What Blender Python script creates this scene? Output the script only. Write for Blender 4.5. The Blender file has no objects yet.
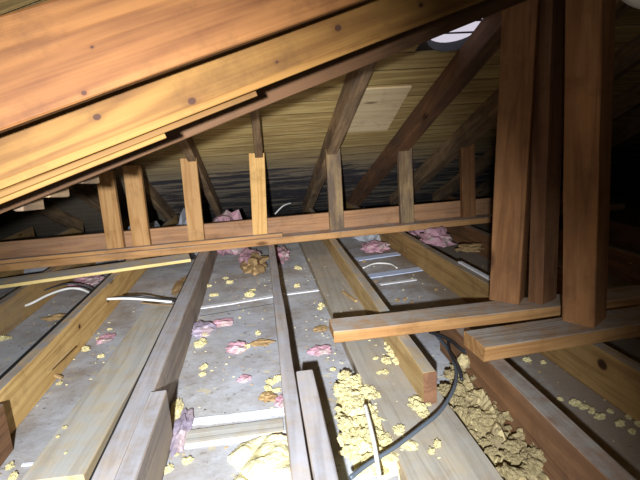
import bpy, bmesh, math, random
from mathutils import Vector, Matrix, noise
random.seed(7)
col = bpy.context.scene.collection
# ---------------------------------------------------------------- camera frame (a 26 mm phone lens, slightly rolled)
F = 480.0; H = 0.65
Yc = Vector((-63, 105, 480)).normalized()
Zc = Vector((-.064, 1, -(-63*-.064+105)/480)).normalized()
Xc = Yc.cross(Zc)
if Xc.x < 0: Xc = -Xc
CAM = Vector((0, 0, H))
def ray(px, py):
    v = Vector((px-320, 240-py, F)); return Vector((Xc.dot(v), Yc.dot(v), Zc.dot(v)))
def P(px, py, z=0.0):            # measured point on a horizontal plane
    d = ray(px, py); return CAM + d*((z-H)/d.z)
def PY(px, py, y):               # measured point on a plane of constant depth
    d = ray(px, py); return CAM + d*(y/d.y)
FLOOR = -0.14
# ---------------------------------------------------------------- materials
def nt(name):
    m = bpy.data.materials.new(name); m.use_nodes = True
    t = m.node_tree; b = t.nodes['Principled BSDF']; return m, t, b
def N(t, typ, **k):
    n = t.nodes.new(typ)
    for a, v in k.items():
        if hasattr(n, a): setattr(n, a, v)
        else: n.inputs[a.replace('_', ' ')].default_value = v
    return n
def mix(t, fac, a, b, mode='MIX'):
    n = t.nodes.new('ShaderNodeMix'); n.data_type = 'RGBA'; n.blend_type = mode
    for sock, v in ((n.inputs[0], fac), (n.inputs[6], a), (n.inputs[7], b)):
        if hasattr(v, 'is_linked'): t.links.new(v, sock)
        elif isinstance(v, (tuple, list)): sock.default_value = (*v, 1) if len(v) == 3 else v
        else: sock.default_value = v
    return n.outputs[2]
def math_(t, op, a, b=None, c=None, clamp=False):
    n = t.nodes.new('ShaderNodeMath'); n.operation = op; n.use_clamp = clamp
    for i, v in enumerate((a, b, c)):
        if v is None: continue
        if hasattr(v, 'is_linked'): t.links.new(v, n.inputs[i])
        else: n.inputs[i].default_value = v
    return n.outputs[0]
def ramp(t, fac, stops):
    n = t.nodes.new('ShaderNodeValToRGB'); t.links.new(fac, n.inputs[0])
    el = n.color_ramp.elements
    while len(el) < len(stops): el.new(.5)
    for e, (p, c) in zip(el, stops):
        e.position = p; e.color = (*c, 1) if isinstance(c, tuple) else (c, c, c, 1)
    return n.outputs[0]
def wood(name, light, dark, dust=None, dust_amt=.9, knots=(), stain=None, stain_amt=.0, rough=.75, ring=26, auto_knots=True):
    """timber with grain along the piece's own x axis; dust lies on upward faces"""
    m, t, b = nt(name)
    tc = N(t, 'ShaderNodeTexCoord'); oi = N(t, 'ShaderNodeObjectInfo')
    off = N(t, 'ShaderNodeVectorMath', operation='SCALE'); off.inputs[0].default_value = (37, 11, 23)
    t.links.new(oi.outputs['Random'], off.inputs['Scale'])
    add = N(t, 'ShaderNodeVectorMath', operation='ADD'); t.links.new(tc.outputs['Object'], add.inputs[0]); t.links.new(off.outputs[0], add.inputs[1])
    mp = N(t, 'ShaderNodeMapping'); mp.inputs['Scale'].default_value = (.8, ring*.5, ring*.5); t.links.new(add.outputs[0], mp.inputs[0])
    n1 = N(t, 'ShaderNodeTexNoise', Scale=1.0, Detail=3.0, Roughness=.5, Distortion=.6); t.links.new(mp.outputs[0], n1.inputs['Vector'])
    bands = math_(t, 'SINE', math_(t, 'MULTIPLY', n1.outputs[0], 34))
    bands = math_(t, 'POWER', math_(t, 'MULTIPLY_ADD', bands, .5, .5), 2.2)
    mp2 = N(t, 'ShaderNodeMapping'); mp2.inputs['Scale'].default_value = (3, 160, 160); t.links.new(add.outputs[0], mp2.inputs[0])
    n2 = N(t, 'ShaderNodeTexNoise', Scale=1.0, Detail=4.0, Roughness=.6); t.links.new(mp2.outputs[0], n2.inputs['Vector'])
    n3 = N(t, 'ShaderNodeTexNoise', Scale=4.0, Detail=5.0, Roughness=.6); t.links.new(add.outputs[0], n3.inputs['Vector'])
    f = math_(t, 'ADD', math_(t, 'MULTIPLY', bands, .55), math_(t, 'MULTIPLY_ADD', n2.outputs[0], .95, -.2))
    f = math_(t, 'ADD', f, math_(t, 'MULTIPLY_ADD', n3.outputs[0], .9, -.45), clamp=True)
    c = mix(t, f, light, dark)
    # per piece tint
    tint = math_(t, 'MULTIPLY_ADD', oi.outputs['Random'], .3, .85)
    cmb = N(t, 'ShaderNodeCombineXYZ'); [t.links.new(tint, cmb.inputs[i]) for i in range(3)]
    c = mix(t, 1.0, c, cmb.outputs[0], 'MULTIPLY')
    if stain:
        n4 = N(t, 'ShaderNodeTexNoise', Scale=5.0, Detail=6.0, Roughness=.65)
        mp4 = N(t, 'ShaderNodeMapping'); mp4.inputs['Scale'].default_value = (.6, 2.5, 2.5); t.links.new(add.outputs[0], mp4.inputs[0]); t.links.new(mp4.outputs[0], n4.inputs['Vector'])
        c = mix(t, ramp(t, n4.outputs[0], [(.5-.2*stain_amt, 0.0), (.62, stain_amt)]), c, stain)
    if auto_knots:
        mp5 = N(t, 'ShaderNodeMapping'); mp5.inputs['Scale'].default_value = (2.2, 6, 6); t.links.new(add.outputs[0], mp5.inputs[0])
        vo = N(t, 'ShaderNodeTexVoronoi', Scale=1.0); t.links.new(mp5.outputs[0], vo.inputs['Vector'])
        c = mix(t, ramp(t, vo.outputs['Distance'], [(.05, .85), (.11, 0.0)]), c, (dark[0]*.25, dark[1]*.2, dark[2]*.2))
    n6 = N(t, 'ShaderNodeTexNoise', Scale=9.0, Detail=9.0, Roughness=.72); t.links.new(add.outputs[0], n6.inputs['Vector'])
    c = mix(t, ramp(t, n6.outputs[0], [(.52, 0.0), (.72, .45)]), c, (dark[0]*.35, dark[1]*.33, dark[2]*.33))
    for (kx, kz, r) in knots:
        sub = N(t, 'ShaderNodeVectorMath', operation='SUBTRACT'); t.links.new(tc.outputs['Object'], sub.inputs[0]); sub.inputs[1].default_value = (kx, 0, kz)
        mul = N(t, 'ShaderNodeVectorMath', operation='MULTIPLY'); t.links.new(sub.outputs[0], mul.inputs[0]); mul.inputs[1].default_value = (.8/r, 0, 1.0/r)
        ln = N(t, 'ShaderNodeVectorMath', operation='LENGTH'); t.links.new(mul.outputs[0], ln.inputs[0])
        d = math_(t, 'ADD', ln.outputs['Value'], math_(t, 'MULTIPLY_ADD', n3.outputs[0], .9, -.45))
        halo = ramp(t, math_(t, 'MULTIPLY', d, .25), [(.2, .75), (.24, .25), (.6, 0.0)])
        c = mix(t, halo, c, (dark[0]*.5, dark[1]*.4, dark[2]*.35))
        core = ramp(t, math_(t, 'MULTIPLY', d, .5), [(.3, .9), (.5, 0.0)])
        c = mix(t, core, c, (.03, .01, .005))
    if dust:
        g = N(t, 'ShaderNodeNewGeometry'); sx = N(t, 'ShaderNodeSeparateXYZ'); t.links.new(g.outputs['Normal'], sx.inputs[0])
        n5 = N(t, 'ShaderNodeTexNoise', Scale=14.0, Detail=8.0, Roughness=.7); t.links.new(add.outputs[0], n5.inputs['Vector'])
        up = ramp(t, sx.outputs[2], [(.6, 0.0), (.85, 1.0)])
        amt = math_(t, 'MULTIPLY', up, math_(t, 'MULTIPLY', ramp(t, n5.outputs[0], [(.36, .25), (.60, 1.0)]), dust_amt))
        dc = mix(t, f, dust, tuple(x*.78 for x in dust))
        c = mix(t, amt, c, dc)
    t.links.new(c, b.inputs['Base Color']); b.inputs['Roughness'].default_value = rough
    b.inputs['Specular IOR Level'].default_value = .25
    bp = N(t, 'ShaderNodeBump', Strength=.45, Distance=.002); t.links.new(f, bp.inputs['Height']); t.links.new(bp.outputs[0], b.inputs['Normal'])
    return m
def mottled(name, c1, c2, scale=20, rough=.9, bump=.3, detail=8, c3=None, dist=.004):
    m, t, b = nt(name)
    tc = N(t, 'ShaderNodeTexCoord')
    n1 = N(t, 'ShaderNodeTexNoise', Scale=float(scale), Detail=float(detail), Roughness=.65); t.links.new(tc.outputs['Object'], n1.inputs['Vector'])
    c = mix(t, ramp(t, n1.outputs[0], [(.35, 0.0), (.65, 1.0)]), c1, c2)
    if c3:
        n2 = N(t, 'ShaderNodeTexNoise', Scale=scale*.33, Detail=5.0, Roughness=.6); t.links.new(tc.outputs['Object'], n2.inputs['Vector'])
        c = mix(t, ramp(t, n2.outputs[0], [(.5, 0.0), (.62, .85)]), c, c3)
    t.links.new(c, b.inputs['Base Color']); b.inputs['Roughness'].default_value = rough; b.inputs['Specular IOR Level'].default_value = .2
    bp = N(t, 'ShaderNodeBump', Strength=float(bump), Distance=dist); t.links.new(n1.outputs[0], bp.inputs['Height']); t.links.new(bp.outputs[0], b.inputs['Normal'])
    return m
def plain(name, c, rough=.6, spec=.3):
    m, t, b = nt(name); b.inputs['Base Color'].default_value = (*c, 1); b.inputs['Roughness'].default_value = rough
    b.inputs['Specular IOR Level'].default_value = spec; return m
DUST = (.42, .42, .44)
# ---------------------------------------------------------------- mesh helpers
def tag(o, label=None, cat=None, group=None, kind=None):
    if label: o['label'] = label
    if cat: o['category'] = cat
    if group: o['group'] = group
    if kind: o['kind'] = kind
    return o
def link(name, bm, mat, parent=None, smooth=False, matrix=None):
    me = bpy.data.meshes.new(name); bm.to_mesh(me); bm.free()
    if smooth:
        for p in me.polygons: p.use_smooth = True
    if mat: me.materials.append(mat)
    o = bpy.data.objects.new(name, me); col.objects.link(o)
    if matrix is not None: o.matrix_world = matrix
    if parent: o.parent = parent
    return o
def board_bm(L, w, h, seg=None, warp=.0015, bev=.0025, seed=0):
    """board of length L along x, w along y, h along z, centred at origin: eased edges, slightly uneven faces"""
    seg = seg or max(2, int(L/.12))
    bm = bmesh.new()
    prof = []
    for sy, sz in ((-1, -1), (1, -1), (1, 1), (-1, 1)):
        a = (sy*(w/2-bev), sz*h/2); b_ = (sy*w/2, sz*(h/2-bev))
        prof += ([a, b_] if sy*sz > 0 else [b_, a]) if False else []
    prof = [(-w/2+bev, -h/2), (w/2-bev, -h/2), (w/2, -h/2+bev), (w/2, h/2-bev), (w/2-bev, h/2), (-w/2+bev, h/2), (-w/2, h/2-bev), (-w/2, -h/2+bev)]
    rings = []
    for i in range(seg+1):
        x = -L/2 + L*i/seg
        r = []
        for k, (y, z) in enumerate(prof):
            nv = noise.noise_vector(Vector((x*4+seed*7.3, (k//2)*3.1+seed, .5)))
            r.append(bm.verts.new((x + (nv.x*warp*2 if i in (0, seg) else 0), y+nv.y*warp, z+nv.z*warp)))
        rings.append(r)
    for a, b_ in zip(rings, rings[1:]):
        for k in range(8): bm.faces.new((a[k], a[(k+1) % 8], b_[(k+1) % 8], b_[k]))
    bm.faces.new(list(reversed(rings[0]))); bm.faces.new(rings[-1])
    bmesh.ops.recalc_face_normals(bm, faces=bm.faces[:])
    return bm
_bs = [0]
def board(name, p0, p1, w, h, mat, side=None, parent=None, warp=.0015, bev=.0025):
    """board whose centre line runs p0->p1; w is its horizontal width, h its height (perpendicular)"""
    p0 = Vector(p0); p1 = Vector(p1); d = (p1-p0); L = d.length; d.normalize()
    up = Vector((0, 0, 1)) if abs(d.z) < .9 else Vector((0, -1, 0)) if side is None else side
    s = up.cross(d).normalized(); u = d.cross(s).normalized()
    M = Matrix.Translation((p0+p1)/2) @ Matrix((d, s, u)).transposed().to_4x4()
    _bs[0] += 1
    return link(name, board_bm(L, w, h, seed=_bs[0], warp=warp, bev=bev), mat, parent, False, M)
def tube(name, pts, r, mat, parent=None, res=8, sub=6):
    pts = [Vector(p) for p in pts]
    path = []
    n = len(pts)
    for i in range(n-1):
        a, b_, c, d = pts[max(i-1, 0)], pts[i], pts[i+1], pts[min(i+2, n-1)]
        for k in range(sub):
            t = k/sub
            path.append(.5*((2*b_)+(c-a)*t+(2*a-5*b_+4*c-d)*t*t+(3*b_-a-3*c+d)*t**3))
    path.append(pts[-1])
    bm = bmesh.new(); rings = []
    for i, p in enumerate(path):
        tg = (path[min(i+1, len(path)-1)]-path[max(i-1, 0)]).normalized()
        s = tg.cross(Vector((0, 0, 1)));
        if s.length < .01: s = Vector((1, 0, 0))
        s.normalize(); u = s.cross(tg)
        rings.append([bm.verts.new(p+(s*math.cos(q)+u*math.sin(q))*r) for q in [2*math.pi*k/res for k in range(res)]])
    for a, b_ in zip(rings, rings[1:]):
        for k in range(res): bm.faces.new((a[k], a[(k+1) % res], b_[(k+1) % res], b_[k]))
    bm.faces.new(rings[0]); bm.faces.new(list(reversed(rings[-1])))
    bmesh.ops.recalc_face_normals(bm, faces=bm.faces[:])
    return link(name, bm, mat, parent, True)
def lump_bm(sx, sy, sz, seed, sub=3, rough=.45, freq=2.2):
    bm = bmesh.new(); bmesh.ops.create_icosphere(bm, subdivisions=sub, radius=1)
    for v in bm.verts:
        q = v.co*freq + Vector((seed*5.1, seed*2.3, seed))
        d = 1 + rough*noise.noise(q) + rough*.5*noise.noise(q*2.7) + rough*.25*noise.noise(q*6)
        c = v.co*d
        z = c.z*sz
        v.co = (c.x*sx, c.y*sy, max(z, -sz*.45)+sz*.45)
    return bm
def lump(name, loc, s, mat, seed=None, rot=None, parent=None, **k):
    seed = random.random()*90 if seed is None else seed
    if not isinstance(s, tuple): s = (s, s*.8, s*.6)
    o = link(name, lump_bm(*s, seed, **k), mat, parent)
    o.location = loc; o.rotation_euler = (0, 0, random.random()*6.28 if rot is None else rot)
    return o
# ---------------------------------------------------------------- materials used
M_joist = wood('joist_wood', (.62, .40, .16), (.40, .22, .07), dust=(.36, .35, .36), stain=(.25, .22, .19), stain_amt=.35)
M_joist_grey = wood('weathered_joist_wood', (.46, .37, .28), (.28, .21, .15), dust=(.40, .39, .42), stain=(.22, .20, .21), stain_amt=.5)
M_joist_dark = wood('brown_joist_wood', (.30, .15, .07), (.16, .075, .033), dust=(.33, .30, .27), stain=(.10, .06, .04), stain_amt=.4)
M_plank = wood('dusty_plank_wood', (.60, .47, .28), (.45, .33, .18), dust=(.50, .49, .46), dust_amt=.9, stain=(.33, .31, .31), stain_amt=.4)
M_stud = wood('stud_wood', (.62, .36, .15), (.42, .21, .07), dust=(.40, .36, .33), dust_amt=.5)
M_stud_y = wood('pale_stud_wood', (.78, .48, .18), (.58, .31, .09), dust=(.42, .36, .3), dust_amt=.4)
M_stud_s = wood('stained_stud_wood', (.44, .31, .15), (.26, .15, .06), stain=(.07, .05, .05), stain_amt=.8)
M_plate = wood('plate_wood', (.66, .36, .14), (.44, .21, .07), dust=(.52, .48, .46), dust_amt=.95, stain=(.28, .18, .12), stain_amt=.4)
M_rough = wood('rough_rafter_wood', (.42, .28, .15), (.23, .14, .07), stain=(.06, .045, .04), stain_amt=.7)
M_post = wood('post_wood', (.38, .18, .07), (.21, .09, .033), stain=(.14, .065, .03), stain_amt=.5)
M_strip = wood('strip_wood', (.165, .088, .02), (.105, .048, .010), auto_knots=False)
M_deckboard = wood('bleached_board', (.85, .68, .42), (.66, .50, .27))
M_foam = mottled('yellow_foam', (.84, .74, .40), (.70, .58, .26), scale=45, bump=.8, c3=(.70, .62, .38))
M_pink = mottled('pink_fibreglass', (.58, .32, .38), (.46, .26, .30), scale=40, bump=.8, c3=(.50, .42, .38))
M_purple = mottled('purple_paper', (.40, .34, .42), (.26, .21, .27), scale=30, bump=.8, c3=(.55, .42, .42))
M_kraft = mottled('kraft_paper', (.42, .28, .13), (.30, .19, .09), scale=30, bump=.5)
M_floor = mottled('plasterboard_back', (.40, .41, .44), (.33, .33, .36), scale=9, bump=.25, detail=12, c3=(.43, .42, .42))
M_dirt = mottled('dirt', (.14, .11, .09), (.07, .055, .045), scale=60, bump=.8)
M_white = mottled('white_plaster', (.82, .82, .84), (.66, .66, .70), scale=60, bump=.2)
M_bluewhite = mottled('pale_blue_plastic', (.58, .66, .86), (.50, .58, .78), scale=30, bump=.1)
M_wcable = plain('white_cable_sheath', (.78, .76, .72), .45)
M_bcable = plain('black_cable_sheath', (.025, .027, .032), .4, .5)
M_gcable = plain('grey_cable_sheath', (.085, .10, .12), .45, .4)
M_black = plain('black_metal_and_gap', (.02, .02, .02), .6)
# ---------------------------------------------------------------- the shell
def quad_bm(a, b_, c, d, th, nrm):
    bm = bmesh.new(); nrm = Vector(nrm).normalized()
    lo = [bm.verts.new(Vector(p)) for p in (a, b_, c, d)]; hi = [bm.verts.new(Vector(p)+nrm*th) for p in (a, b_, c, d)]
    bm.faces.new(lo); bm.faces.new(hi)
    for i in range(4): bm.faces.new((lo[i], lo[(i+1) % 4], hi[(i+1) % 4], hi[i]))
    bmesh.ops.recalc_face_normals(bm, faces=bm.faces[:]); return bm
def struct(name, bm, mat, **k):
    return tag(link(name, bm, mat, **k), kind='structure')
X0, X1, Y0 = -3.3, 3.4, -3.2
SL, K = .42, 4.40                                  # back slope: z = SL*(K-y)
RY = .35; RZ = SL*(K-RY)
def deck_mat():
    m, t, b = nt('roof_boards')
    tc = N(t, 'ShaderNodeTexCoord'); sp = N(t, 'ShaderNodeSeparateXYZ'); t.links.new(tc.outputs['Object'], sp.inputs[0])
    row = math_(t, 'MULTIPLY', sp.outputs[1], 1/.125)
    rid = math_(t, 'FLOOR', row); fr = math_(t, 'FRACT', row)
    wn = N(t, 'ShaderNodeTexWhiteNoise'); wn.noise_dimensions = '1D'; t.links.new(rid, wn.inputs['W'])
    ox = math_(t, 'MULTIPLY', wn.outputs['Value'], 17.0)
    cx = N(t, 'ShaderNodeCombineXYZ'); t.links.new(math_(t, 'ADD', sp.outputs[0], ox), cx.inputs[0]); t.links.new(sp.outputs[1], cx.inputs[1]); t.links.new(ox, cx.inputs[2])
    mp = N(t, 'ShaderNodeMapping'); mp.inputs['Scale'].default_value = (1.4, 22, 1); t.links.new(cx.outputs[0], mp.inputs[0])
    n1 = N(t, 'ShaderNodeTexNoise', Scale=1.0, Detail=6.0, Roughness=.6, Distortion=.4); t.links.new(mp.outputs[0], n1.inputs['Vector'])
    g = math_(t, 'MULTIPLY_ADD', math_(t, 'SINE', math_(t, 'MULTIPLY', n1.outputs[0], 26)), .35, .5)
    c = mix(t, g, (.64, .48, .20), (.34, .225, .08))
    c = mix(t, math_(t, 'MULTIPLY', wn.outputs['Value'], .35), c, (.30, .20, .09))
    # black mould staining low on the slope, streaked along the boards
    mp2 = N(t, 'ShaderNodeMapping'); mp2.inputs['Scale'].default_value = (1.1, 9, 1); t.links.new(cx.outputs[0], mp2.inputs[0])
    n2 = N(t, 'ShaderNodeTexNoise', Scale=1.3, Detail=8.0, Roughness=.7); t.links.new(mp2.outputs[0], n2.inputs['Vector'])
    low = N(t, 'ShaderNodeMapRange'); low.inputs['From Min'].default_value = 3.05; low.inputs['From Max'].default_value = 3.6; t.links.new(sp.outputs[1], low.inputs['Value'])
    s = math_(t, 'ADD', n2.outputs[0], math_(t, 'MULTIPLY_ADD', low.outputs[0], .26, -.17))
    c = mix(t, math_(t, 'MULTIPLY', low.outputs[0], .75), c, (.24, .22, .20))
    s = math_(t, 'SUBTRACT', s, math_(t, 'MULTIPLY', math_(t, 'SUBTRACT', -.7, sp.outputs[0], clamp=True), .5))
    c = mix(t, ramp(t, s, [(.52, 0.0), (.60, .9)]), c, (.04, .04, .055))
    n3 = N(t, 'ShaderNodeTexNoise', Scale=55.0, Detail=3.0); t.links.new(tc.outputs['Object'], n3.inputs['Vector'])
    c = mix(t, ramp(t, n3.outputs[0], [(.68, 0.0), (.72, .7)]), c, (.5, .48, .45))
    gap = math_(t, 'LESS_THAN', fr, .035)
    c = mix(t, gap, c, (.02, .015, .01))
    t.links.new(c, b.inputs['Base Color']); b.inputs['Roughness'].default_value = .85; b.inputs['Specular IOR Level'].default_value = .15
    bp = N(t, 'ShaderNodeBump', Strength=.5, Distance=.004); t.links.new(math_(t, 'SUBTRACT', n1.outputs[0], gap), bp.inputs['Height']); t.links.new(bp.outputs[0], b.inputs['Normal'])
    return m
M_deck = deck_mat()
# back slope deck, built in the slope's own frame: x across, y = distance along the slope measured as horizontal y / cos
nrm = Vector((0, SL, 1)).normalized()
def slope(x, y): return Vector((x, y, SL*(K-y)))
def ray_slope(px, py, off=0.0):
    d = ray(px, py); n = nrm; k = n.dot(slope(0, 0)) - off
    return CAM + d*((k-n.dot(CAM))/n.dot(d))
hc = [ray_slope(*p) for p in ((426, 46), (476, 22), (462, 50), (438, 56))]
hx0, hx1 = .70, .98; hy0, hy1 = 1.80, 2.02
hcn = ray_slope(457, 33)
hx0, hx1, hy0, hy1 = hcn.x-.14, hcn.x+.14, hcn.y-.14, hcn.y+.14
bm = bmesh.new()
def slab(bm, xa, xb, ya, yb, th=.02):
    ps = [slope(xa, ya), slope(xb, ya), slope(xb, yb), slope(xa, yb)]
    lo = [bm.verts.new(p) for p in ps]; hi = [bm.verts.new(p+nrm*th) for p in ps]
    bm.faces.new(lo); bm.faces.new(hi)
    for i in range(4): bm.faces.new((lo[i], lo[(i+1) % 4], hi[(i+1) % 4], hi[i]))
YE = K+.33
slab(bm, X0, X1, hy1, YE); slab(bm, X0, hx0, hy0, hy1); slab(bm, hx1, X1, hy0, hy1); slab(bm, X0, X1, RY, hy0)
bmesh.ops.recalc_face_normals(bm, faces=bm.faces[:])
struct('ceiling', bm, M_deck)
zf = RZ-SL*(RY-Y0)
struct('ceiling_near', quad_bm((X0, RY, RZ), (X1, RY, RZ), (X1, Y0, zf), (X0, Y0, zf), .02, (0, -SL, 1)), M_deck)
M_dark = plain('dark_sheathing', (.05, .035, .025), .9, .1)
struct('wall_left', quad_bm((X0, Y0, -.2), (X0, YE, -.2), (X0, YE, 2.1), (X0, Y0, 2.1), .03, (-1, 0, 0)), M_dark)
struct('wall_right', quad_bm((X1, Y0, -.2), (X1, YE, -.2), (X1, YE, 2.1), (X1, Y0, 2.1), .03, (1, 0, 0)), M_dark)
struct('wall_near', quad_bm((X0, Y0, -.2), (X1, Y0, -.2), (X1, Y0, .6), (X0, Y0, .6), .03, (0, -1, 0)), M_dark)
struct('wall_back', quad_bm((X0, YE, -.3), (X1, YE, -.3), (X1, YE, .1), (X0, YE, .1), .03, (0, 1, 0)), M_dark)
def floor_mat():
    m, t, b = nt('ceiling_board_back')
    tc = N(t, 'ShaderNodeTexCoord')
    n1 = N(t, 'ShaderNodeTexNoise', Scale=3.0, Detail=12.0, Roughness=.62); t.links.new(tc.outputs['Object'], n1.inputs['Vector'])
    c = mix(t, ramp(t, n1.outputs[0], [(.35, 0.0), (.65, 1.0)]), (.43, .44, .485), (.55, .55, .56))
    n2 = N(t, 'ShaderNodeTexNoise', Scale=38.0, Detail=6.0, Roughness=.7); t.links.new(tc.outputs['Object'], n2.inputs['Vector'])
    c = mix(t, ramp(t, n2.outputs[0], [(.59, 0.0), (.66, .75)]), c, (.16, .13, .11))
    n4 = N(t, 'ShaderNodeTexNoise', Scale=24.0, Detail=2.0); t.links.new(tc.outputs['Object'], n4.inputs['Vector'])
    c = mix(t, ramp(t, n4.outputs[0], [(.66, 0.0), (.70, .8)]), c, (.66, .58, .38))
    # grime grows past the right-hand bays where nobody has swept
    sp = N(t, 'ShaderNodeSeparateXYZ'); t.links.new(tc.outputs['Object'], sp.inputs[0])
    n3 = N(t, 'ShaderNodeTexNoise', Scale=5.0, Detail=8.0, Roughness=.7); t.links.new(tc.outputs['Object'], n3.inputs['Vector'])
    s = math_(t, 'ADD', n3.outputs[0], math_(t, 'MULTIPLY', math_(t, 'SUBTRACT', sp.outputs[0], .58), 1.1, clamp=True))
    c = mix(t, ramp(t, s, [(.42, 0.0), (.72, .95)]), c, (.27, .215, .165))
    t.links.new(c, b.inputs['Base Color']); b.inputs['Roughness'].default_value = .9; b.inputs['Specular IOR Level'].default_value = .15
    bp = N(t, 'ShaderNodeBump', Strength=.5, Distance=.004); t.links.new(n2.outputs[0], bp.inputs['Height']); t.links.new(bp.outputs[0], b.inputs['Normal'])
    return m
struct('floor', quad_bm((X0, Y0, FLOOR), (X1, Y0, FLOOR), (X1, YE, FLOOR), (X0, YE, FLOOR), .02, (0, 0, -1)), floor_mat())
# ---------------------------------------------------------------- ceiling joists (top faces at z = 0)
GJ = 'ceiling joists running away to the eave'
def joist(xl, y0, y1, mat, label, h=.14, w=.038, z=0.0, name='ceiling_joist', dx=0.0, shadow_gap=0):
    o = board(name, (xl+w/2, y0, z-h/2), (xl+w/2+dx, y1, z-h/2), w, h, mat, warp=.002)
    tag(o, label, 'joist', GJ)
    if shadow_gap:       # added black strip standing in for the shadow gap along the joist's left side
        q = board('shadow_gap_strip', (xl-shadow_gap/2-.001, y0, z-.042), (xl-shadow_gap/2-.001+dx, y1, z-.042), shadow_gap, .07, M_black, warp=.001, bev=.001)
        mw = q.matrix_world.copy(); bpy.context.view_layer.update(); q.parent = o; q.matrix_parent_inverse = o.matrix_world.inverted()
    return o
YB = 4.35
joist(-2.02, -.4, YB, M_joist, 'yellow-brown ceiling joist just inside the left edge beneath the near rafter')
joist(-1.615, -.4, YB, M_joist, 'yellow-brown ceiling joist crossing the extreme left edge')
joist(-1.21, .9, YB, M_joist, 'yellow-sided ceiling joist under the curved white cable at far left', shadow_gap=.028)
joist(-.807, .3, YB, wood('yellow_joist_wood', (.70, .46, .18), (.46, .27, .09), dust=(.36, .36, .38), knots=((-.05, .0, .012), (-.42, .02, .01))), 'yellow-sided ceiling joist with a grey dusty top, left of the loose plank', shadow_gap=.022)
joist(-.388, .3, YB, M_joist_grey, 'grey-topped ceiling joist between the left loose plank and the open board bay', w=.058, dx=-.018, shadow_gap=.007)
joist(.007, .3, YB, M_joist_grey, 'slim grey-topped ceiling joist running up the middle of the floor')
joist(.385, 1.14, YB, wood('pale_joist_wood', (.60, .43, .20), (.42, .26, .10), dust=(.40, .39, .38)), 'short-cut ceiling joist whose brown sawn end stops beside the black cable')
joist(.578, .2, 1.52, M_joist_dark, 'dark brown ceiling joist in the right foreground under the front support plank', w=.05)
joist(.945, .3, YB, wood('knotty_joist_wood', (.50, .31, .12), (.30, .17, .06), dust=(.34, .32, .29), knots=((-1.19, .030, .017),), auto_knots=False), 'ceiling joist with one big round dark knot, right of the dark brown joist', dx=-.19)
joist(1.27, .3, YB, M_joist_dark, 'dark ceiling joist behind the big posts')
joist(1.68, .3, YB, M_joist_dark, 'dark ceiling joist at the right edge behind the last post')
joist(2.1, .3, YB, M_joist_dark, 'dark ceiling joist far right, hardly lit')
q = board('sawn_end', (.404, 1.1375, -.07), (.404, 1.1395, -.07), .037, .138, wood('sawn_end_wood', (.20, .10, .05), (.12, .055, .03), auto_knots=False), warp=0, bev=.001)
q['label'] = 'brown sawn end face'
pj = [o_ for o_ in col.objects if str(o_.get('label', '')).startswith('short-cut ceiling joist')][0]
bpy.context.view_layer.update(); q.parent = pj; q.matrix_parent_inverse = pj.matrix_world.inverted()
# lapped joist ends coming from the near side
GL = 'lapped joist ends in the foreground'
for xl, y1, w, mat, lab, z in (
        (-.765, 1.245, .038, M_joist_dark, 'brown lapped joist end at the bottom left corner', .0),
        (-.340, 1.195, .045, M_joist_grey, 'purple-grey lapped joist end butted beside the wide left joist', .008),
        (.050, 1.225, .046, M_joist_grey, 'grey lapped joist end beside the slim middle joist', .002)):
    o = board('lapped_joist', (xl+w/2, .2, z-.07), (xl+w/2, y1, z-.07), w, .14, mat, warp=.002)
    tag(o, lab, 'joist', GL)
# loose planks lying on the ceiling boards
zt = -.10
a, b_, c, d = P(19, 480, zt), P(84, 476, zt), P(143, 303, zt), P(183, 303, zt)
o = board('loose_plank', ((a+b_)/2+Vector((0, 0, -.02))), ((c+d)/2+Vector((0, 0, -.02))), (P(140, 360, zt)-P(102, 360, zt)).length, .038, M_plank)
tag(o, 'long pale dusty loose plank lying in the left bay', 'plank')
zt = -.095
a, c = P(405, 470, zt), P(303, 252, zt)
wB = .20
o = board('loose_plank', (a.x+wB/2, .35, zt-.0225), (c.x+wB/2+.005, 3.5, zt-.0225), wB, .045, wood('wide_plank_wood', (.44, .36, .24), (.32, .24, .15), dust=(.42, .39, .34), stain=(.25, .22, .2), stain_amt=.5))
tag(o, 'wide grey loose plank right of the yellow foam heap, passing under the support plank', 'plank')
o = board('loose_plank', P(372, 400, FLOOR+.01)+Vector((.17, 0, 0)), P(480, 485, FLOOR+.01)+Vector((-.02, 0, 0)), .05, .02, M_joist_dark)
tag(o, 'narrow dark lath lying beside the brown foam heap in the foreground', 'plank')
# ---------------------------------------------------------------- knee wall: plate, back board, studs
WY = 2.80
pl0, pl1 = P(-60, 280, 0), P(500, 221, 0)
def lay(name, a, b_, w, h, z, mat, label, cat, group=None, **k):
    """board whose FRONT bottom edge runs a->b_ at height z"""
    a = Vector((a.x, a.y, z)); b_ = Vector((b_.x, b_.y, z)); d = (b_-a).normalized(); s = Vector((-d.y, d.x, 0))
    o = board(name, a+s*w/2+Vector((0, 0, h/2)), b_+s*w/2+Vector((0, 0, h/2)), w, h, mat, **k)
    return tag(o, label, cat, group)
fa, fb = P(0, 272, 0), P(400, 232, 0); dr = (fb-fa).normalized()
def yfront(x): return fa.y+(x-fa.x)*dr.y/dr.x
lay('wall_plate', fa-dr*.9, fb+dr*1.6, .11, .040, 0.0, M_plate, 'long brown bottom plate of the knee wall crossing all the joists', 'plate')
ta = fa-dr*.7; tb_x = PY(283, 240, WY).x
lay('nailer_board', ta+Vector((0, .018, 0)), Vector((tb_x, fb.y-(fb.x-tb_x)*dr.y/dr.x+.018, 0)), .040, .020, .040, M_plate, 'dusty brown strip on top of the plate, its sawn end right of the fourth stud', 'board')
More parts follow.
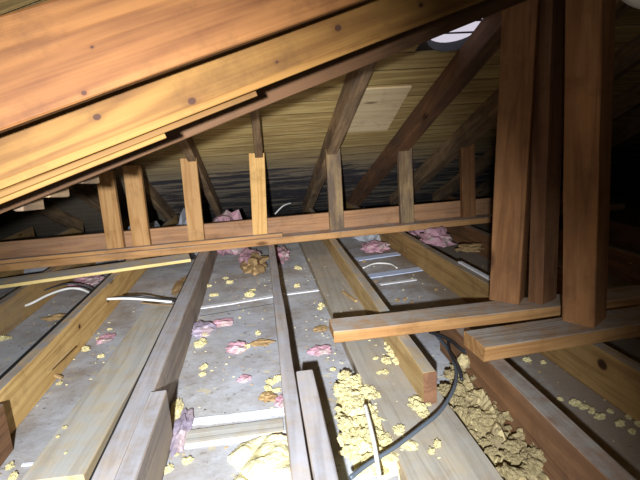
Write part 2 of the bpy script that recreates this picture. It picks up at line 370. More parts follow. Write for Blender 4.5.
# vertical back board
by = WY+.11
q0, q1 = PY(0, 246, by), PY(400, 209, by)
zt0 = .5*(q0.z+q1.z)
bo = board('knee_wall_board', (-2.9, yfront(-2.9)+.124, .005+(zt0)/2), (2.3, yfront(2.3)+.124, .005+(zt0)/2), .022, zt0+.02, wood('reddish_board_wood', (.55, .30, .15), (.36, .18, .08), stain=(.2, .13, .1), stain_amt=.4), warp=.002)
tag(bo, 'long reddish brown board on edge behind the knee wall studs', 'board')
a, b_ = P(0, 289, 0), P(191, 262, 0); dd = (b_-a).normalized()
o = lay('loose_board', a-dd*.9, b_, .15, .016, .001, wood('grey_top_board', (.78, .60, .25), (.62, .44, .16), dust=(.60, .60, .62), dust_amt=1.0), 'thin loose board, grey top and yellow front edge, in front of the knee wall', 'board')
studs = [((94, 170.5), (113, 172), (107, 246), (123, 245), M_stud, 'brown cripple stud, leftmost of the row', 0),
         ((122, 166), (140, 165), (133, 247), (150, 244), M_stud, 'brown cripple stud, second from the left, close to the leftmost one', 0),
         ((180, 158), (196, 158), (188, 238), (204.5, 237), M_stud, 'light brown cripple stud, third from the left', 0),
         ((249, 153.5), (264, 153), (252.5, 236), (268, 236), M_stud_y, 'bright yellow cripple stud standing at the middle of the knee wall', 0),
         ((326, 149), (340, 149), (330, 230), (344.5, 230), M_stud_s, 'yellow and black stained cripple stud right of the bright yellow one', 0),
         ((398, 143), (412, 143), (401, 223), (414.5, 222), M_stud_s, 'dark streaked cripple stud, sixth from the left', 0),
         ((461, 138), (475, 138), (463, 214), (476, 213), M_post, 'dim brown cripple stud nearest the big posts, last of the row', 0)]
for i, (tl, tr, bl, br, mat, lab, _) in enumerate(studs):
    y = WY+.03
    y = yfront(PY(*bl, y).x)+.064
    T = (PY(*tl, y)+PY(*tr, y))/2; B = (PY(*bl, y)+PY(*br, y))/2
    w = ((PY(*tr, y)-PY(*tl, y)).length+(PY(*br, y)-PY(*bl, y)).length)/2
    off = .019
    B.z = .041
    o = board('cripple_stud', B+Vector((0, off, 0)), T+Vector((0, off, 0)), w, .038, mat, warp=.0015)
    tag(o, lab, 'stud', 'cripple studs of the knee wall')
# ---------------------------------------------------------------- back slope rafters
GR = 'rafters of the back roof slope'
labs = {-1.6: 'rough rafter at the far left, low behind the near rafters', -1.2: 'rough grey rafter behind the two leftmost studs', -.8: 'rough grey rafter seen between the second and third studs',
        -.385: 'rough rafter rising just behind the third stud', .0: 'brown rafter rising straight above the bright yellow stud',
        .42: 'rough brown rafter rising behind the yellow and black stained stud', .80: 'reddish brown rafter right of the pale replaced deck board, beside the vent hole',
        1.22: 'dark rafter rising behind the sixth and seventh studs', 1.62: 'dark rafter behind the gap between the big posts', 2.02: 'dark rafter right of the big posts', 2.42: 'unlit rafter at the right edge'}
RD = .105
for x, lab in labs.items():
    y1 = {.8: 1.62, .42: 1.7}.get(x, RY+.25 if x > 1 else 1.75)
    a = slope(x-(.03 if x == .42 else 0), 4.38); b_ = slope(x+((.06 if x == .42 else .17) if x > .2 else 0), y1)
    w = {.0: .045, .42: .065, .8: .080, 1.22: .09, -.385: .05}.get(x, .05)
    o = board('rafter', a-nrm*(RD/2+.002), b_-nrm*(RD/2+.002), w, RD, M_rough if x != .8 else wood('red_rafter_wood', (.27, .13, .06), (.14, .07, .035), stain=(.07, .05, .04), stain_amt=.6), warp=.004, bev=.004)
    tag(o, lab, 'rafter', GR)
# pale replaced deck board
cs = [ray_slope(*p, .011) for p in ((362, 90), (427, 86), (386, 130), (336, 134))]
xa = .455; xb = .80
ya = .5*(cs[2].y+cs[3].y); yb2 = .5*(cs[0].y+cs[1].y)
ym = (ya+yb2)/2
Lb = xb-xa-.056
bm = board_bm(Lb, abs(ya-yb2)*math.sqrt(1+SL*SL), .012, seed=5)
uy = Vector((0, 1, -SL)).normalized()
Mx = Matrix.Translation(slope((xa+xb)/2, ym)-nrm*.008) @ Matrix((Vector((1, 0, 0)), uy, nrm)).transposed().to_4x4()
o = link('deck_board', bm, M_deckboard, matrix=Mx)
tag(o, 'pale replaced roof board between two rafters left of the vent hole', 'board')
# roof vent over the hole
root = bpy.data.objects.new('roof_vent', None); col.objects.link(root); root.location = slope((hx0+hx1)/2, (hy0+hy1)/2)
tag(root, 'round roof vent hole showing bright daylight between its slats', 'vent')
inv = Matrix.Translation(-root.location)
def ringpts(r, n, off, cx, cy):
    u = Vector((1, 0, 0)); v = Vector((0, 1, -SL)).normalized()
    return [slope(cx, cy)+u*math.cos(a)*r+v*math.sin(a)*r+nrm*off for a in [2*math.pi*i/n for i in range(n)]]
cx_, cy_ = (hx0+hx1)/2, (hy0+hy1)/2
bm = bmesh.new()
n = 32
R0 = [bm.verts.new(p) for p in ringpts(.125, n, -.004, cx_, cy_)]; R1 = [bm.verts.new(p) for p in ringpts(.125, n, .035, cx_, cy_)]
R3 = [bm.verts.new(p) for p in ringpts(.121, n, .035, cx_, cy_)]; R4 = [bm.verts.new(p) for p in ringpts(.121, n, -.006, cx_, cy_)]
for i in range(n):
    j = (i+1) % n
    bm.faces.new((R0[i], R0[j], R1[j], R1[i])); bm.faces.new((R3[i], R3[j], R4[j], R4[i])); bm.faces.new((R0[i], R0[j], R4[j], R4[i])); bm.faces.new((R1[i], R1[j], R3[j], R3[i]))
bm.transform(inv); bmesh.ops.recalc_face_normals(bm, faces=bm.faces[:])
o = link('vent_collar', bm, plain('vent_collar_metal', (.05, .055, .06), .5), root)
bm = bmesh.new()   # flashing that fills the square cut around the collar
A = ringpts(.124, n, .008, cx_, cy_); B = ringpts(.26, n, .008, cx_, cy_)
va = [bm.verts.new(p) for p in A]; vb = [bm.verts.new(p) for p in B]
for i in range(n): bm.faces.new((va[i], va[(i+1) % n], vb[(i+1) % n], vb[i]))
bmesh.ops.solidify(bm, geom=bm.faces[:], thickness=.002)
for v in bm.verts: v.co += nrm*.016
bm.transform(inv)
link('flashing', bm, plain('vent_flashing_metal', (.10, .09, .08), .6), root)
u_ = Vector((0, 1, -SL)).normalized()
for k_ in (-.035, .045):
    bm = board_bm(.24, .010, .006, seed=3)
    bm.transform(Matrix.Translation(nrm*.03+u_*k_) @ Matrix((Vector((1, 0, 0)), u_, nrm)).transposed().to_4x4())
    link('slat', bm, M_black, root)
# ---------------------------------------------------------------- near rafters (left slope), all parallel
D = Vector((1674, 434, 566)).normalized(); Dh = Vector((D.x, D.y, 0)).normalized(); E = Vector((-Dh.y, Dh.x, 0)); NN = D.cross(E)
def near(e, n0, n1, sa, sb, th, mat, name, label, cat='rafter', group=None, **k):
    """board in the vertical plane at offset e; its near face at e; n0..n1 perpendicular heights above the eye; sa..sb along"""
    o0 = CAM + E*(e+th/2) + NN*((n0+n1)/2)
    def at(s): return o0 + D*((s - (o0-CAM).dot(Dh))/D.dot(Dh))
    o = board(name, at(sa), at(sb), th, n1-n0, mat, **k)
    return tag(o, label, cat, group)
def near_local(e, n0, n1, sa, sb, px, py):
    d = ray(px, py); q = CAM + d*(e/d.dot(E))
    # local x along D measured from centre, local z along NN
    o0 = CAM + E*e + NN*((n0+n1)/2); mid = o0 + D*(((sa+sb)/2-(o0-CAM).dot(Dh))/D.dot(Dh))
    return (q-mid).dot(D), (q-mid).dot(NN)
def kn(geom, *pts): return tuple((*near_local(*geom, px, py), r) for px, py, r in pts)
e1, e2, e3 = .76, .88, 1.12
g1 = (e1, .0947*e1, .262*e1, -1.1, .95)
g2 = (e2, .002, .199, -1.4, 1.15)
M_r1 = wood('orange_rafter_wood', (.185, .080, .022), (.080, .028, .007), knots=kn(g1, (84, 93, .0035), (92, 47, .002)), auto_knots=False, ring=20)
M_r2 = wood('golden_rafter_wood', (.19, .097, .022), (.090, .038, .007), knots=kn(g2, (97, 117, .0055), (192, 101, .0065), (338, 28, .007), (421, 5, .005), (277, 62, .003)), auto_knots=False, ring=20)
near(*g1, .038, M_r1, 'rafter', 'broad orange rafter nearest the camera across the top left', group='near rafters sloping down to the left')
near(*g2, .038, M_r2, 'rafter', 'golden rafter with several dark knots, just below the broad orange one', group='near rafters sloping down to the left')
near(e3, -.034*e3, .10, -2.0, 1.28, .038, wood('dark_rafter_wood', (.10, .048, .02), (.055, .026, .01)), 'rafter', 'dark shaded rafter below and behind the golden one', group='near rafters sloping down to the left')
def s_at(e, px, py):
    d = ray(px, py); return (d*(e/d.dot(E))).dot(Dh)
ec = e2-.02
near(ec, .0032, .0163, -1.4, s_at(ec, 380, 44), .02, wood('cleat_wood', (.17, .085, .019), (.10, .043, .008), auto_knots=False), 'cleat', 'long thin golden cleat nailed along the lower edge of the knotty rafter', 'cleat', 'cleats under the knotty rafter', bev=.001, warp=.0005)
near(e2, -.0079, .0013, -1.4, s_at(e2, 256.5, 95), .03, M_strip, 'cleat', 'bright yellow cleat below the knotty rafter ending above the bright stud', 'cleat', 'cleats under the knotty rafter', bev=.001, warp=.0005)
near(e2-.012, -.0163, -.0084, -1.4, s_at(e2, 165, 137), .035, M_strip, 'cleat', 'short bottom yellow cleat, lowest under the knotty rafter, ending above the third stud', 'cleat', 'cleats under the knotty rafter', bev=.001, warp=.0005)
# left slope deck resting on them
def ncorner(e, s, n):
    o0 = CAM+E*e+NN*n; return o0 + D*((s-(o0-CAM).dot(Dh))/D.dot(Dh))
struct('ceiling_left', quad_bm(ncorner(.2, -2.4, .212), ncorner(.2, 1.0, .212), ncorner(1.22, 1.0, .212), ncorner(1.22, -2.4, .212), .02, NN), M_deck)
# short jack rafters whose feet show under the dark rafter
for px, py, lab in ((82, 176, 'short jack rafter foot peeking under the dark rafter beside the first stud'), (50, 190, 'short jack rafter foot peeking under the dark rafter, middle of the three'), (24, 203, 'short jack rafter foot peeking under the dark rafter at the left edge')):
    d = ray(px, py-6); e = 1.25; c = CAM+d*(e/d.dot(E))
    o = board('jack_rafter', c+Vector((0, -.03, 0)), c+Vector((.005, .06, -.01)), .02, .055, M_rough, warp=.003)
    tag(o, lab, 'rafter', 'short jack rafters under the dark rafter')
# ---------------------------------------------------------------- support planks and posts on the right
def plank(front0, front1, back0, z, h, mat, label):
    f0, f1, b0 = P(*front0, z+h), P(*front1, z+h), P(*back0, z+h)
    d = (f1-f0).normalized(); s = Vector((-d.y, d.x, 0)); w = (b0-f0).dot(s)
    o = board('support_plank', f0+s*w/2-Vector((0, 0, h/2)), f0+d*3.0+s*w/2-Vector((0, 0, h/2)), w, h, mat, warp=.002)
    return tag(o, label, 'plank', 'support planks under the posts')
M_sp = wood('support_plank_wood', (.42, .23, .09), (.27, .13, .045), dust=(.42, .38, .34), dust_amt=.95)
plank((334, 332), (640, 297), (330, 319), .001, .038, M_sp, 'long support plank reaching furthest left, under the first two posts')
plank((485, 348), (640, 324), (465, 331), .001, .042, M_sp, 'front support plank carrying the rightmost big post')
posts = [((490.5, 302), (523, 306), (506, 0), (539, 0), .039, .05, 'thick brown post, leftmost of the big posts'),
         ((529, 302), (556, 303), (540, 0), (562, 0), .039, .06, 'slimmer dark post between the two thick posts'),
         ((565, 320), (599, 324), (571, 0), (613, 0), .043, .04, 'widest brown post, rightmost of the big posts, on the front plank')]
M_post2 = wood('dark_post_wood', (.26, .125, .055), (.14, .06, .026), stain=(.08, .035, .018), stain_amt=.5)
geo = [(.100, .089, -41, (507, 304), (523, 0)), (.052, .089, -62, (543, 303.5), (551, 0)), (.092, .10, -55, (583, 322), (591, 0))]
for i_, (bl, br, tl, tr, z, th, lab) in enumerate(posts):
    w, th, yaw, pb, pt = geo[i_]
    a = P(*pb, z); vd = Vector((a.x, a.y, 0)).normalized()
    B = a+vd*(.045 if i_ != 1 else .038); T = PY(*pt, a.y)+vd*.045; B.z = z
    dv = (T-B)/(T.z-B.z); L = min(1.6, SL*(K-(B.y+.1))-.16)
    o = board('post', B, B+dv*(L-z), w, th, M_post2 if i_ == 1 else M_post, warp=.002)
    o.matrix_world = Matrix.Translation(o.matrix_world.translation) @ Matrix.Rotation(math.radians(yaw), 4, 'Z') @ Matrix.Translation(-o.matrix_world.translation) @ o.matrix_world
    # keep the measured lean after the turn
    tag(o, lab, 'post', 'big posts on the support planks')
# round white fixture in the top right corner
c = CAM + ray(668, -47)*(1.15/480)
root = bpy.data.objects.new('ceiling_light', None); col.objects.link(root); root.location = c
tag(root, 'white round unlit lamp globe cut by the top right corner', 'lamp')
bm = bmesh.new(); bmesh.ops.create_uvsphere(bm, u_segments=40, v_segments=24, radius=.125)
link('globe', bm, plain('opal_globe', (.75, .73, .66), .35), root, True)
bm = bmesh.new(); bmesh.ops.create_cone(bm, cap_ends=True, segments=32, radius1=.06, radius2=.05, depth=.05); bm.transform(Matrix.Translation((0, 0, .135)))
link('base', bm, M_white, root)
# ---------------------------------------------------------------- strips and joints on the ceiling boards
def flat_strip(name, pts, w, mat, z=FLOOR, h=.004, label=None, cat='strip', group=None, jag=.15):
    ps = [P(px, py, z+h) for px, py in pts]
    bm = bmesh.new(); rows = []
    path = []
    for a, b_ in zip(ps, ps[1:]):
        k = max(2, int((b_-a).length/.02))
        path += [a.lerp(b_, i/k) for i in range(k)]
    path.append(ps[-1])
    for i, p in enumerate(path):
        d = (path[min(i+1, len(path)-1)]-path[max(i-1, 0)]).normalized(); s = Vector((-d.y, d.x, 0))
        q = w/2*(1+jag*noise.noise(p*40)); q2 = w/2*(1+jag*noise.noise(p*37+Vector((3, 3, 3))))
        rows.append([bm.verts.new(p-s*q-Vector((0, 0, h))), bm.verts.new(p-s*q), bm.verts.new(p+s*q2), bm.verts.new(p+s*q2-Vector((0, 0, h)))])
    for a, b_ in zip(rows, rows[1:]):
        for k in range(4): bm.faces.new((a[k], a[(k+1) % 4], b_[(k+1) % 4], b_[k]))
    bm.faces.new(rows[0]); bm.faces.new(rows[-1]); bmesh.ops.recalc_face_normals(bm, faces=bm.faces[:])
    return tag(link(name, bm, mat), label, cat, group)
flat_strip('joint_strip', [(188, 309), (230, 303), (277, 295)], .03, M_white, label='thin white joint strip crossing the open bay just beyond the pink scraps', group='white joint strips on the ceiling boards')
flat_strip('joint_strip', [(283, 294), (322, 289)], .026, M_white, label='short thin white joint strip between the middle joist and the wide grey plank', group='white joint strips on the ceiling boards')
flat_strip('joint_strip', [(160, 425), (230, 417), (294, 409)], .034, M_white, label='broad white joint strip crossing the bay, upper of the two in the foreground', group='white joint strips on the ceiling boards')
flat_strip('joint_strip', [(168, 447), (230, 440), (296, 430)], .020, M_white, label='broad white joint strip nearest the torn yellow batt', group='white joint strips on the ceiling boards')
flat_strip('joint_strip', [(357, 259), (400, 253)], .07, M_bluewhite, label='bluish white strip, farthest in the bay behind the support plank', group='bluish strips behind the support plank')
flat_strip('joint_strip', [(368, 276), (424, 268)], .07, M_bluewhite, label='bluish white strip, nearest in the bay behind the support plank', group='bluish strips behind the support plank')
flat_strip('joint_strip', [(380, 284), (416, 279)], .025, M_white, label='thin whitish strip nearest the support plank in its bay', group='bluish strips behind the support plank')
flat_strip('joint_strip', [(22, 464), (42, 462)], .01, M_white, label='small white strip beside the bottom left lapped joist', group='white joint strips on the ceiling boards')
o = board('trim_strip', P(460, 262, .005), P(496, 282, .005), .022, .008, M_white); tag(o, 'bright white trim strip lying beyond the knotty joist beside the first post', 'strip')
flat_strip('gap_line', [(200, 316), (277, 303)], .003, M_black, h=.001, label='fine dark joint line just in front of the thin white strip', cat='seam', jag=.5)
flat_strip('gap_line', [(166, 428), (228, 421), (293, 413)], .004, M_black, h=.001, label='fine dark joint line along the upper broad white strip', cat='seam', jag=.5)
o = board('sheet_board', P(232, 432, FLOOR+.004)+Vector((-.17, -.0, 0)), P(232, 432, FLOOR+.004)+Vector((.14, .0, 0)), .065, .006, M_plank); tag(o, 'grey board strip between the two broad white joint strips', 'board')
# ---------------------------------------------------------------- cables
def T(px, py, z): return P(px, py, z)
cb = tube('cable', [T(14, 309, -.10), T(30, 304, -.07), T(48, 295, -.05), T(66, 289, -.045), T(80, 289, -.05), T(92, 294, -.10)], .006, M_wcable); tag(cb, 'curved white cable arching between the two left joists', 'cable')
cb = tube('cable', [T(12, 305, -.11), T(45, 290, -.07), T(66, 284, -.05), T(82, 285, -.07), T(96, 291, -.11)], .0045, M_bcable); tag(cb, 'thin black cable just behind the curved white one at left', 'cable')
cb = tube('cable', [T(107, 299, -.045), T(128, 298.5, -.05), T(150, 300, -.08), T(172, 302, -.1)], .006, M_wcable); tag(cb, 'straight white cable across the far end of the left loose plank', 'cable')
cb = tube('cable', [T(118, 297, -.04), T(140, 296.5, -.045), T(160, 299, -.075), T(176, 300, -.1)], .0045, M_bcable); tag(cb, 'thin black cable lying along the straight white cable', 'cable')
zc = -.07
cb = tube('cable', [T(436, 335, -.08), T(447, 348, -.07), T(455, 365, -.06), T(455, 385, -.05), T(441, 410, -.055), T(420, 428, -.06), T(395, 447, -.065), T(368, 464, -.07), T(350, 478, -.07)], .0052, M_gcable); tag(cb, 'long slate grey cable looping past the sawn joist end to the bottom edge', 'cable')
cb = tube('cable', [T(430, 332, -.07), T(450, 340, -.05), T(462, 350, -.04), T(478, 356, -.05)], .006, M_bcable); tag(cb, 'black cable in the bundle between the two support planks, highest', 'cable', 'black cables between the support planks')
cb = tube('cable', [T(442, 331, -.09), T(455, 344, -.06), T(470, 352, -.05), T(482, 352, -.06)], .006, M_bcable); tag(cb, 'black cable in the bundle between the two support planks, middle', 'cable', 'black cables between the support planks')
cb = tube('cable', [T(446, 330, -.08), T(460, 341, -.05), T(474, 346, -.05), T(486, 349, -.07)], .007, M_gcable); tag(cb, 'grey cable in the bundle under the front support plank corner', 'cable', 'black cables between the support planks')
cb = tube('cable', [T(448, 338, -.07), T(450, 352, -.06), T(458, 366, -.05), T(462, 380, -.06)], .005, M_bcable); tag(cb, 'short black cable hanging beside the long grey one', 'cable', 'black cables between the support planks')
cb = tube('cable', [T(365, 405, -.06), T(370, 425, -.055), T(375, 448, -.055), T(380, 482, -.06)], .0055, M_wcable); tag(cb, 'short white cable running through the yellow foam heap', 'cable')
cb = tube('cable', [T(275, 214, .0), T(283, 206, .06), T(291, 203, .07)], .006, M_wcable); tag(cb, 'small white cable loop behind the knee wall beside the bright stud', 'cable')
cb = tube('cable', [T(363, 268, -.12), T(375, 263.5, -.12), T(390, 264, -.12), T(397, 268, -.12)], .005, M_wcable); tag(cb, 'curved pale cable lying between the two bluish strips', 'cable')
# ---------------------------------------------------------------- foam chunks and scraps
protos = []
def chunk(loc, s, label, group, mat=M_foam, zs=.6):
    i = random.randrange(8)
    while len(protos) <= 7: protos.append(None)
    key = (i, mat.name)
    if key not in cache:
        bm = lump_bm(1, .8, .6, i*3.7+1, sub=3, rough=.7, freq=1.8); me = bpy.data.meshes.new('foam_chunk'); bm.to_mesh(me); bm.free(); me.materials.append(mat); cache[key] = me
    o = bpy.data.objects.new('foam_chunk', cache[key]); col.objects.link(o)
    o.location = loc; o.scale = (s, s*random.uniform(.8, 1.1), s*random.uniform(.7, 1.1)); o.rotation_euler = (random.uniform(-.2, .2), random.uniform(-.2, .2), random.random()*6.28)
    return tag(o, label, 'foam chunk', group)
cache = {}
def crumbs(lst, z, label, group, mat=M_foam, k=.68):
    for px, py, s in lst:
        p = P(px, py, z); dist = (p-CAM).length
        chunk(Vector((p.x, p.y, z)), s*dist/480*k, label, group, mat)
crumbs([(176, 343, 6), (201, 345, 9), (204, 336, 6), (204, 368, 6), (203, 375, 5), (246, 348, 6), (230, 283, 5), (214, 296, 6), (250, 296, 7), (253, 291, 5), (226, 279, 4), (208, 287, 5), (258, 334, 5), (188, 321, 4), (272, 383, 8), (268, 390, 7), (278, 380, 6), (277, 391, 6), (244, 381, 4), (188, 462, 7), (168, 470, 7), (176, 455, 4), (240, 318, 2)], FLOOR,
       'yellow foam crumb on the open ceiling board bay left of the slim middle joist', 'foam crumbs in the open bay')
crumbs([(298, 269, 5), (308, 259, 4), (332, 277, 3), (297, 287, 5), (310, 262, 4), (322, 306, 5), (320, 309, 4), (333, 370, 4)], FLOOR+.003,
       'small foam crumb right of the slim middle joist, far from the heap', 'foam crumbs right of the middle joist')
crumbs([(86, 351, 6), (101, 357, 5), (110, 330, 3), (60, 384, 4), (2, 340, 5), (8, 339, 5), (98, 339, 3), (10, 468, 6), (14, 478, 6)], FLOOR,
       'foam crumb in the left bays beside the yellow-sided joists', 'foam crumbs in the left bays')
crumbs([(386, 362, 8), (394, 355, 10), (390, 350, 7), (398, 362, 8), (385, 373, 6), (379, 373, 4), (376, 359, 4), (415, 402, 9), (420, 410, 10), (412, 406, 6), (424, 416, 8), (400, 428, 6), (437, 445, 7), (431, 452, 6), (388, 344, 5), (428, 405, 5)], -.094,
       'foam chunk resting on the wide grey loose plank', 'foam chunks on the wide grey plank')
crumbs([(527, 361, 5), (543, 363, 4), (575, 404, 6), (583, 408, 6), (592, 412, 5), (600, 418, 6), (610, 412, 4), (620, 425, 6), (632, 432, 5), (628, 418, 4), (560, 400, 4), (640, 426, 6)], FLOOR,
       'dull foam crumb in the bay between the dark joist and the knotty joist', 'foam crumbs in the right bay')
crumbs([(398, 301, 4), (405, 300, 3), (412, 303, 3), (436, 290, 3), (376, 282, 3), (364, 262, 3), (417, 262, 3)], FLOOR,
       'small scrap in the bay behind the long support plank', 'scraps behind the support plank', M_kraft)
crumbs([(58, 437, 3), (106, 462, 3), (66, 453, 2), (65, 428, 4)], -.1, 'tiny foam crumb on the long pale loose plank', 'foam crumbs on the left plank')
# the heaps: a loose bed plus countable chunks on it
def bed(name, poly, z, hgt, mat, label, n=34):
    ps = [P(px, py, z) for px, py in poly]
    xs = [p.x for p in ps]; ys = [p.y for p in ps]
    def inside(x, y):
        r = False
        for i in range(len(ps)):
            a, b_ = ps[i], ps[i-1]
            if (a.y > y) != (b_.y > y) and x < (b_.x-a.x)*(y-a.y)/(b_.y-a.y)+a.x: r = not r
        return r
    bm = bmesh.new(); grid = {}
    x0, x1, y0, y1 = min(xs), max(xs), min(ys), max(ys)
    for i in range(n+1):
        for j in range(n*2+1):
            x = x0+(x1-x0)*i/n; y = y0+(y1-y0)*j/(2*n)
            if not inside(x, y): continue
            dmin = min(abs(((b_-a).x*(a.y-y)-(a.x-x)*(b_-a).y))/max((b_-a).xy.length, 1e-6) for a, b_ in zip(ps, ps[1:]+ps[:1]))
            f = min(1, dmin/.03)
            h = hgt*f*(.7+.6*noise.noise(Vector((x*22, y*22, 1)))+.35*abs(noise.noise(Vector((x*60, y*60, 2)))))
            grid[i, j] = bm.verts.new((x, y, z+max(h, .001)))
    for (i, j), v in list(grid.items()):
        q = [grid.get((i+1, j)), grid.get((i+1, j+1)), grid.get((i, j+1))]
        if all(q): bm.faces.new((v, *q))
    bmesh.ops.recalc_face_normals(bm, faces=bm.faces[:])
    loose = [v for v in bm.verts if not v.link_faces]; bmesh.ops.delete(bm, geom=loose, context='VERTS')
    o = link(name, bm, mat); tag(o, label, 'insulation', kind='stuff')
    return ps, inside, (x0, x1, y0, y1)
polyA = [(335, 392), (350, 381), (366, 385), (376, 400), (388, 420), (400, 445), (418, 480), (358, 482), (347, 455), (338, 425)]
polyB = [(458, 362), (478, 362), (492, 395), (512, 430), (545, 470), (556, 490), (505, 490), (470, 440), (440, 420), (438, 405), (452, 385)]
M_foamd = mottled('dirty_foam', (.52, .42, .22), (.35, .27, .13), scale=40, bump=.8, c3=(.20, .15, .09))
def heap(poly, z, hgt, nchunk, mat, bedmat, lab1, lab2, grp, smin, smax):
    ps, inside, (x0, x1, y0, y1) = bed('loose_insulation', poly, z, hgt, bedmat, lab1)
    k = 0; t = 0
    while k < nchunk and t < 9000:
        t += 1
        x = random.uniform(x0, x1); y = random.uniform(y0, y1)
        if not inside(x, y): continue
        chunk(Vector((x, y, z+hgt*random.uniform(.3, .9))), random.uniform(smin, smax), lab2, grp, mat); k += 1
heap(polyA, FLOOR, .045, 90, M_foam, M_foam, 'bed of loose yellow foam between the slim middle joist and the wide plank', 'yellow foam chunk in the heap left of the wide grey plank', 'foam chunks in the yellow heap', .011, .024)
heap(polyB, FLOOR, .05, 130, M_foamd, M_foamd, 'bed of loose dirty foam against the dark brown joist', 'dirty yellow foam chunk in the heap against the dark brown joist', 'foam chunks in the dirty heap', .009, .020)
lump('foam_ball', P(464, 366, -.08), (.022, .022, .025), M_foamd, rough=.25).name = 'foam_ball'
tag(bpy.data.objects['foam_ball'], 'round ball of dirty foam below the cable bundle', 'foam chunk')
# torn yellow batt in the foreground
def sheet(name, poly, z, hgt, mat, label, cat='insulation', n=26, freq=14, **kk):
    ps, inside, _ = bed(name, poly, z, hgt, mat, label, n)
    o = [q for q in col.objects if q.get('label') == label][0]
    del o['kind']; o['category'] = cat
    m = o.modifiers.new('solid', 'SOLIDIFY'); m.thickness = .006; m.offset = 1
    return o
M_batt = mottled('torn_batt', (.80, .74, .48), (.68, .58, .30), scale=18, bump=.9, detail=10, dist=.01)
sheet('torn_batt', [(226, 461), (240, 446), (262, 438), (282, 436), (294, 440), (300, 470), (303, 490), (228, 490), (240, 474)], FLOOR, .024, M_batt, 'large torn pale yellow batt piece at the bottom between the joists')
def scrap(px, py, wpx, hpx, z, mat, label, name='fibre_scrap', cat='insulation scrap', hz=.5, rot=0.0):
    p = P(px, py, z); q = P(px+wpx/2, py, z); r = P(px, py-hpx/2, z)
    sx = (q-p).length; sy = (r-p).length
    o = lump(name, Vector((p.x, p.y, z)), (sx, sy, min(sx, sy)*hz*.8), mat, rot=rot, rough=.62, freq=1.8); return tag(o, label, cat)
fz = FLOOR
scrap(203, 331, 24, 12, fz, M_purple, 'purple paper scrap among crumbs in the open bay')
scrap(222, 324, 22, 5, fz, M_pink, 'thin pink fibre scrap beside the purple paper scrap')
scrap(237, 349, 20, 8, fz, M_pink, 'pink fibre scrap in the middle of the open bay')
scrap(262, 344, 22, 5, fz, M_kraft, 'small brown paper scrap against the slim middle joist')
scrap(282, 402, 14, 12, fz, M_pink, 'pink fibre scrap under the foam crumbs at the middle joist')
scrap(268, 398, 16, 8, fz, M_kraft, 'brown paper scrap under the foam crumbs at the middle joist')
scrap(182, 432, 16, 34, fz, M_purple, 'purple crumpled paper tucked against the lapped joist end', hz=.8)
scrap(176, 415, 12, 26, fz, M_foam, 'yellow foam strip tucked against the lapped joist end', hz=.7)
scrap(320, 352, 22, 8, fz, M_pink, 'faded pink scrap between the middle joist and the wide plank')
scrap(244, 380, 12, 6, fz, M_pink, 'tiny pink scrap in front of the first broad joint strip')
scrap(105, 340, 14, 7, fz, M_pink, 'small pink scrap left of the loose plank')
scrap(88, 283, 26, 7, fz, M_pink, 'pink fibre scrap behind the curved white cable')
scrap(60, 318, 26, 4, fz, M_kraft, 'twisted brown scrap in the far left bay')
scrap(56, 332, 12, 4, fz, M_purple, 'small purple-grey scrap in the far left bay')
scrap(180, 287, 10, 14, fz, M_kraft, 'brown scrap against the wide left joist')
scrap(375, 249, 26, 7, fz, M_pink, 'dull pink scrap at the far end of the bay behind the support plank')
scrap(437, 243, 34, 8, -.06, M_pink, 'heap of pink fibreglass beyond the knotty joist', hz=.7)
scrap(470, 250, 24, 5, -.05, M_kraft, 'brown paper flap beyond the knotty joist')
scrap(632, 262, 14, 10, -.05, M_deckboard, 'torn pale paper scrap at the right edge')
scrap(320, 330, 14, 4, fz, M_kraft, 'small brown splinter beside the left end of the support plank')
# batt hung over the middle joist near the knee wall
scrap(255, 268, 22, 13, fz, M_kraft, 'brown paper-faced batt folded over the middle joist at the knee wall', name='folded_batt', hz=.9)
scrap(250, 261, 20, 12, fz+.01, M_pink, 'pink fibreglass flap on the left of the folded batt', hz=.8)
scrap(281, 257, 16, 10, fz, M_pink, 'pink fibreglass flap on the right of the middle joist', hz=.9)
# eave insulation behind the knee wall
for px, py, w, h, mat, lab in ((227, 214, 36, 14, M_pink, 'pink insulation behind the knee wall left of the bright stud'), (430, 210, 50, 14, M_pink, 'pink insulation behind the knee wall left of the sixth stud'), (140, 222, 60, 10, M_floor, 'grey insulation behind the knee wall between the left studs'),
                               (50, 238, 110, 12, M_floor, 'grey insulation behind the knee wall at far left'), (370, 206, 40, 10, M_floor, 'grey insulation behind the knee wall right of the stained stud'), (185, 216, 36, 8, M_floor, 'small grey insulation heap behind the third stud')):
    y = 3.45
    p = PY(px, py, y); q = PY(px+w/2, py, y)
    sx = (q-p).length
    o = lump('eave_insulation', Vector((p.x, y, FLOOR+.0)), (sx, .22, max(.04, (p.z-FLOOR)*(.72 if mat is M_pink else .64))), mat, rot=0, rough=.5, freq=2.5); tag(o, lab, 'insulation')
# fine litter nobody could count
def litter(name, n, mat, label, s0, s1, x0, x1, z=FLOOR, y1=2.8):
    bm = bmesh.new()
    for _ in range(n):
        x = random.uniform(x0, x1); y = random.uniform(.5, y1); a = random.random()*6.28; q = random.uniform(s0, s1)
        pts = []
        for k in range(5):
            w_ = a+k*1.257+random.uniform(-.4, .4); rr = q*random.uniform(.5, 1.2)
            pts.append((x+rr*math.cos(w_)*1.6, y+rr*math.sin(w_)))
        lo = [bm.verts.new((u, v, z+.0005)) for u, v in pts]
        ap = bm.verts.new((x, y, z+q*.8))
        for k in range(5): bm.faces.new((lo[k], lo[(k+1) % 5], ap))
    bmesh.ops.recalc_face_normals(bm, faces=bm.faces[:])
    tag(link(name, bm, mat), label, 'litter', kind='stuff')
litter('dust_flakes', 420, M_kraft, 'scattered brown splinter flakes across the ceiling boards between joists', .002, .005, -1.15, 1.6)
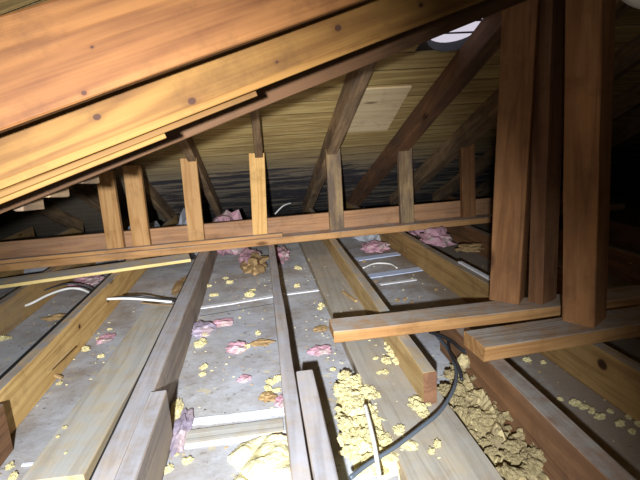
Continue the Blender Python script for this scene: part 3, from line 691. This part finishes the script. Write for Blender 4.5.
litter('foam_flakes', 380, M_foam, 'tiny scattered foam flakes across the ceiling boards between joists', .002, .005, -1.15, 1.6)
litter('dirt_flakes', 300, M_dirt, 'tiny dark dirt specks scattered across the ceiling boards between joists', .0015, .004, -1.15, 1.6)
litter('plank_flakes', 60, M_foam, 'tiny foam flakes scattered on the wide grey loose plank', .0015, .004, .17, .36, z=-.0948)
# splinters
M_spl = wood('splinter_wood', (.45, .30, .14), (.3, .18, .08), auto_knots=False)
for a, b_, w, lab in (((48, 372, -.05), (70, 350, -.03), .006, 'thin splinter leaning on the yellow-sided joist'), ((44, 371, -.1), (62, 378, -.13), .012, 'dark splinter below the leaning one'),
                      ((141, 303, -.09), (182, 306, -.1), .008, 'dark stick across the far end of the loose plank'), ((343, 292, -.09), (356, 301, -.09), .012, 'small brown splinter on the wide grey plank')):
    o = board('splinter', P(*a), P(*b_), w, w*.6, M_spl, warp=.001, bev=.001); tag(o, lab, 'splinter')
# ---------------------------------------------------------------- light
sc = bpy.context.scene
w = bpy.data.worlds.new('World'); sc.world = w; w.use_nodes = True
w.node_tree.nodes['Background'].inputs[0].default_value = (.80, .74, .86, 1); w.node_tree.nodes['Background'].inputs[1].default_value = .8
ld = bpy.data.lights.new('torch', 'SPOT'); ld.energy = 360; ld.spot_size = math.radians(78); ld.spot_blend = 1.0; ld.shadow_soft_size = .018; ld.color = (.88, .94, 1.0)
lo = bpy.data.objects.new('torch', ld); col.objects.link(lo); lo.location = (-.12, -.30, .65)
aim = P(215, 412, -.05); lo.rotation_euler = (Vector(aim)-lo.location).to_track_quat('-Z', 'Y').to_euler()
ld2 = bpy.data.lights.new('fill_point', 'POINT'); ld2.energy = 6.3; ld2.shadow_soft_size = .03; ld2.color = (.92, .95, 1.0)  # added omnidirectional fill beside the torch, lifting the dim parts
lo2 = bpy.data.objects.new('fill_point', ld2); col.objects.link(lo2); lo2.location = (-.12, -.31, .65)
ld3 = bpy.data.lights.new('fill_far', 'SPOT'); ld3.energy = 250; ld3.spot_size = math.radians(52); ld3.spot_blend = 1.0; ld3.shadow_soft_size = .018; ld3.color = (.97, .97, 1.0)  # added fill spot that brightens the knee wall and roof boards
lo3 = bpy.data.objects.new('fill_far', ld3); col.objects.link(lo3); lo3.location = (-.12, -.30, .655)
lo3.rotation_euler = (CAM+ray(250, 190)*(3.4/480)-lo3.location).to_track_quat('-Z', 'Y').to_euler()
# ---------------------------------------------------------------- camera
cd = bpy.data.cameras.new('camera'); cd.sensor_width = 36; cd.lens = F/640*36; cd.clip_start = .01
co = bpy.data.objects.new('camera', cd); col.objects.link(co)
# rows of the world->camera turn: camera axes expressed in the world
cx = Vector((Xc.x, Yc.x, Zc.x)); cy = Vector((Xc.y, Yc.y, Zc.y)); cz = Vector((Xc.z, Yc.z, Zc.z))
Mw = Matrix((cx, cy, -cz)).transposed().to_4x4(); Mw.translation = CAM
co.matrix_world = Mw; sc.camera = co
sc.view_settings.view_transform = 'Standard'; sc.view_settings.look = 'None'; sc.view_settings.gamma = 1; sc.view_settings.use_curve_mapping = False
sc.view_settings.exposure = 0.0
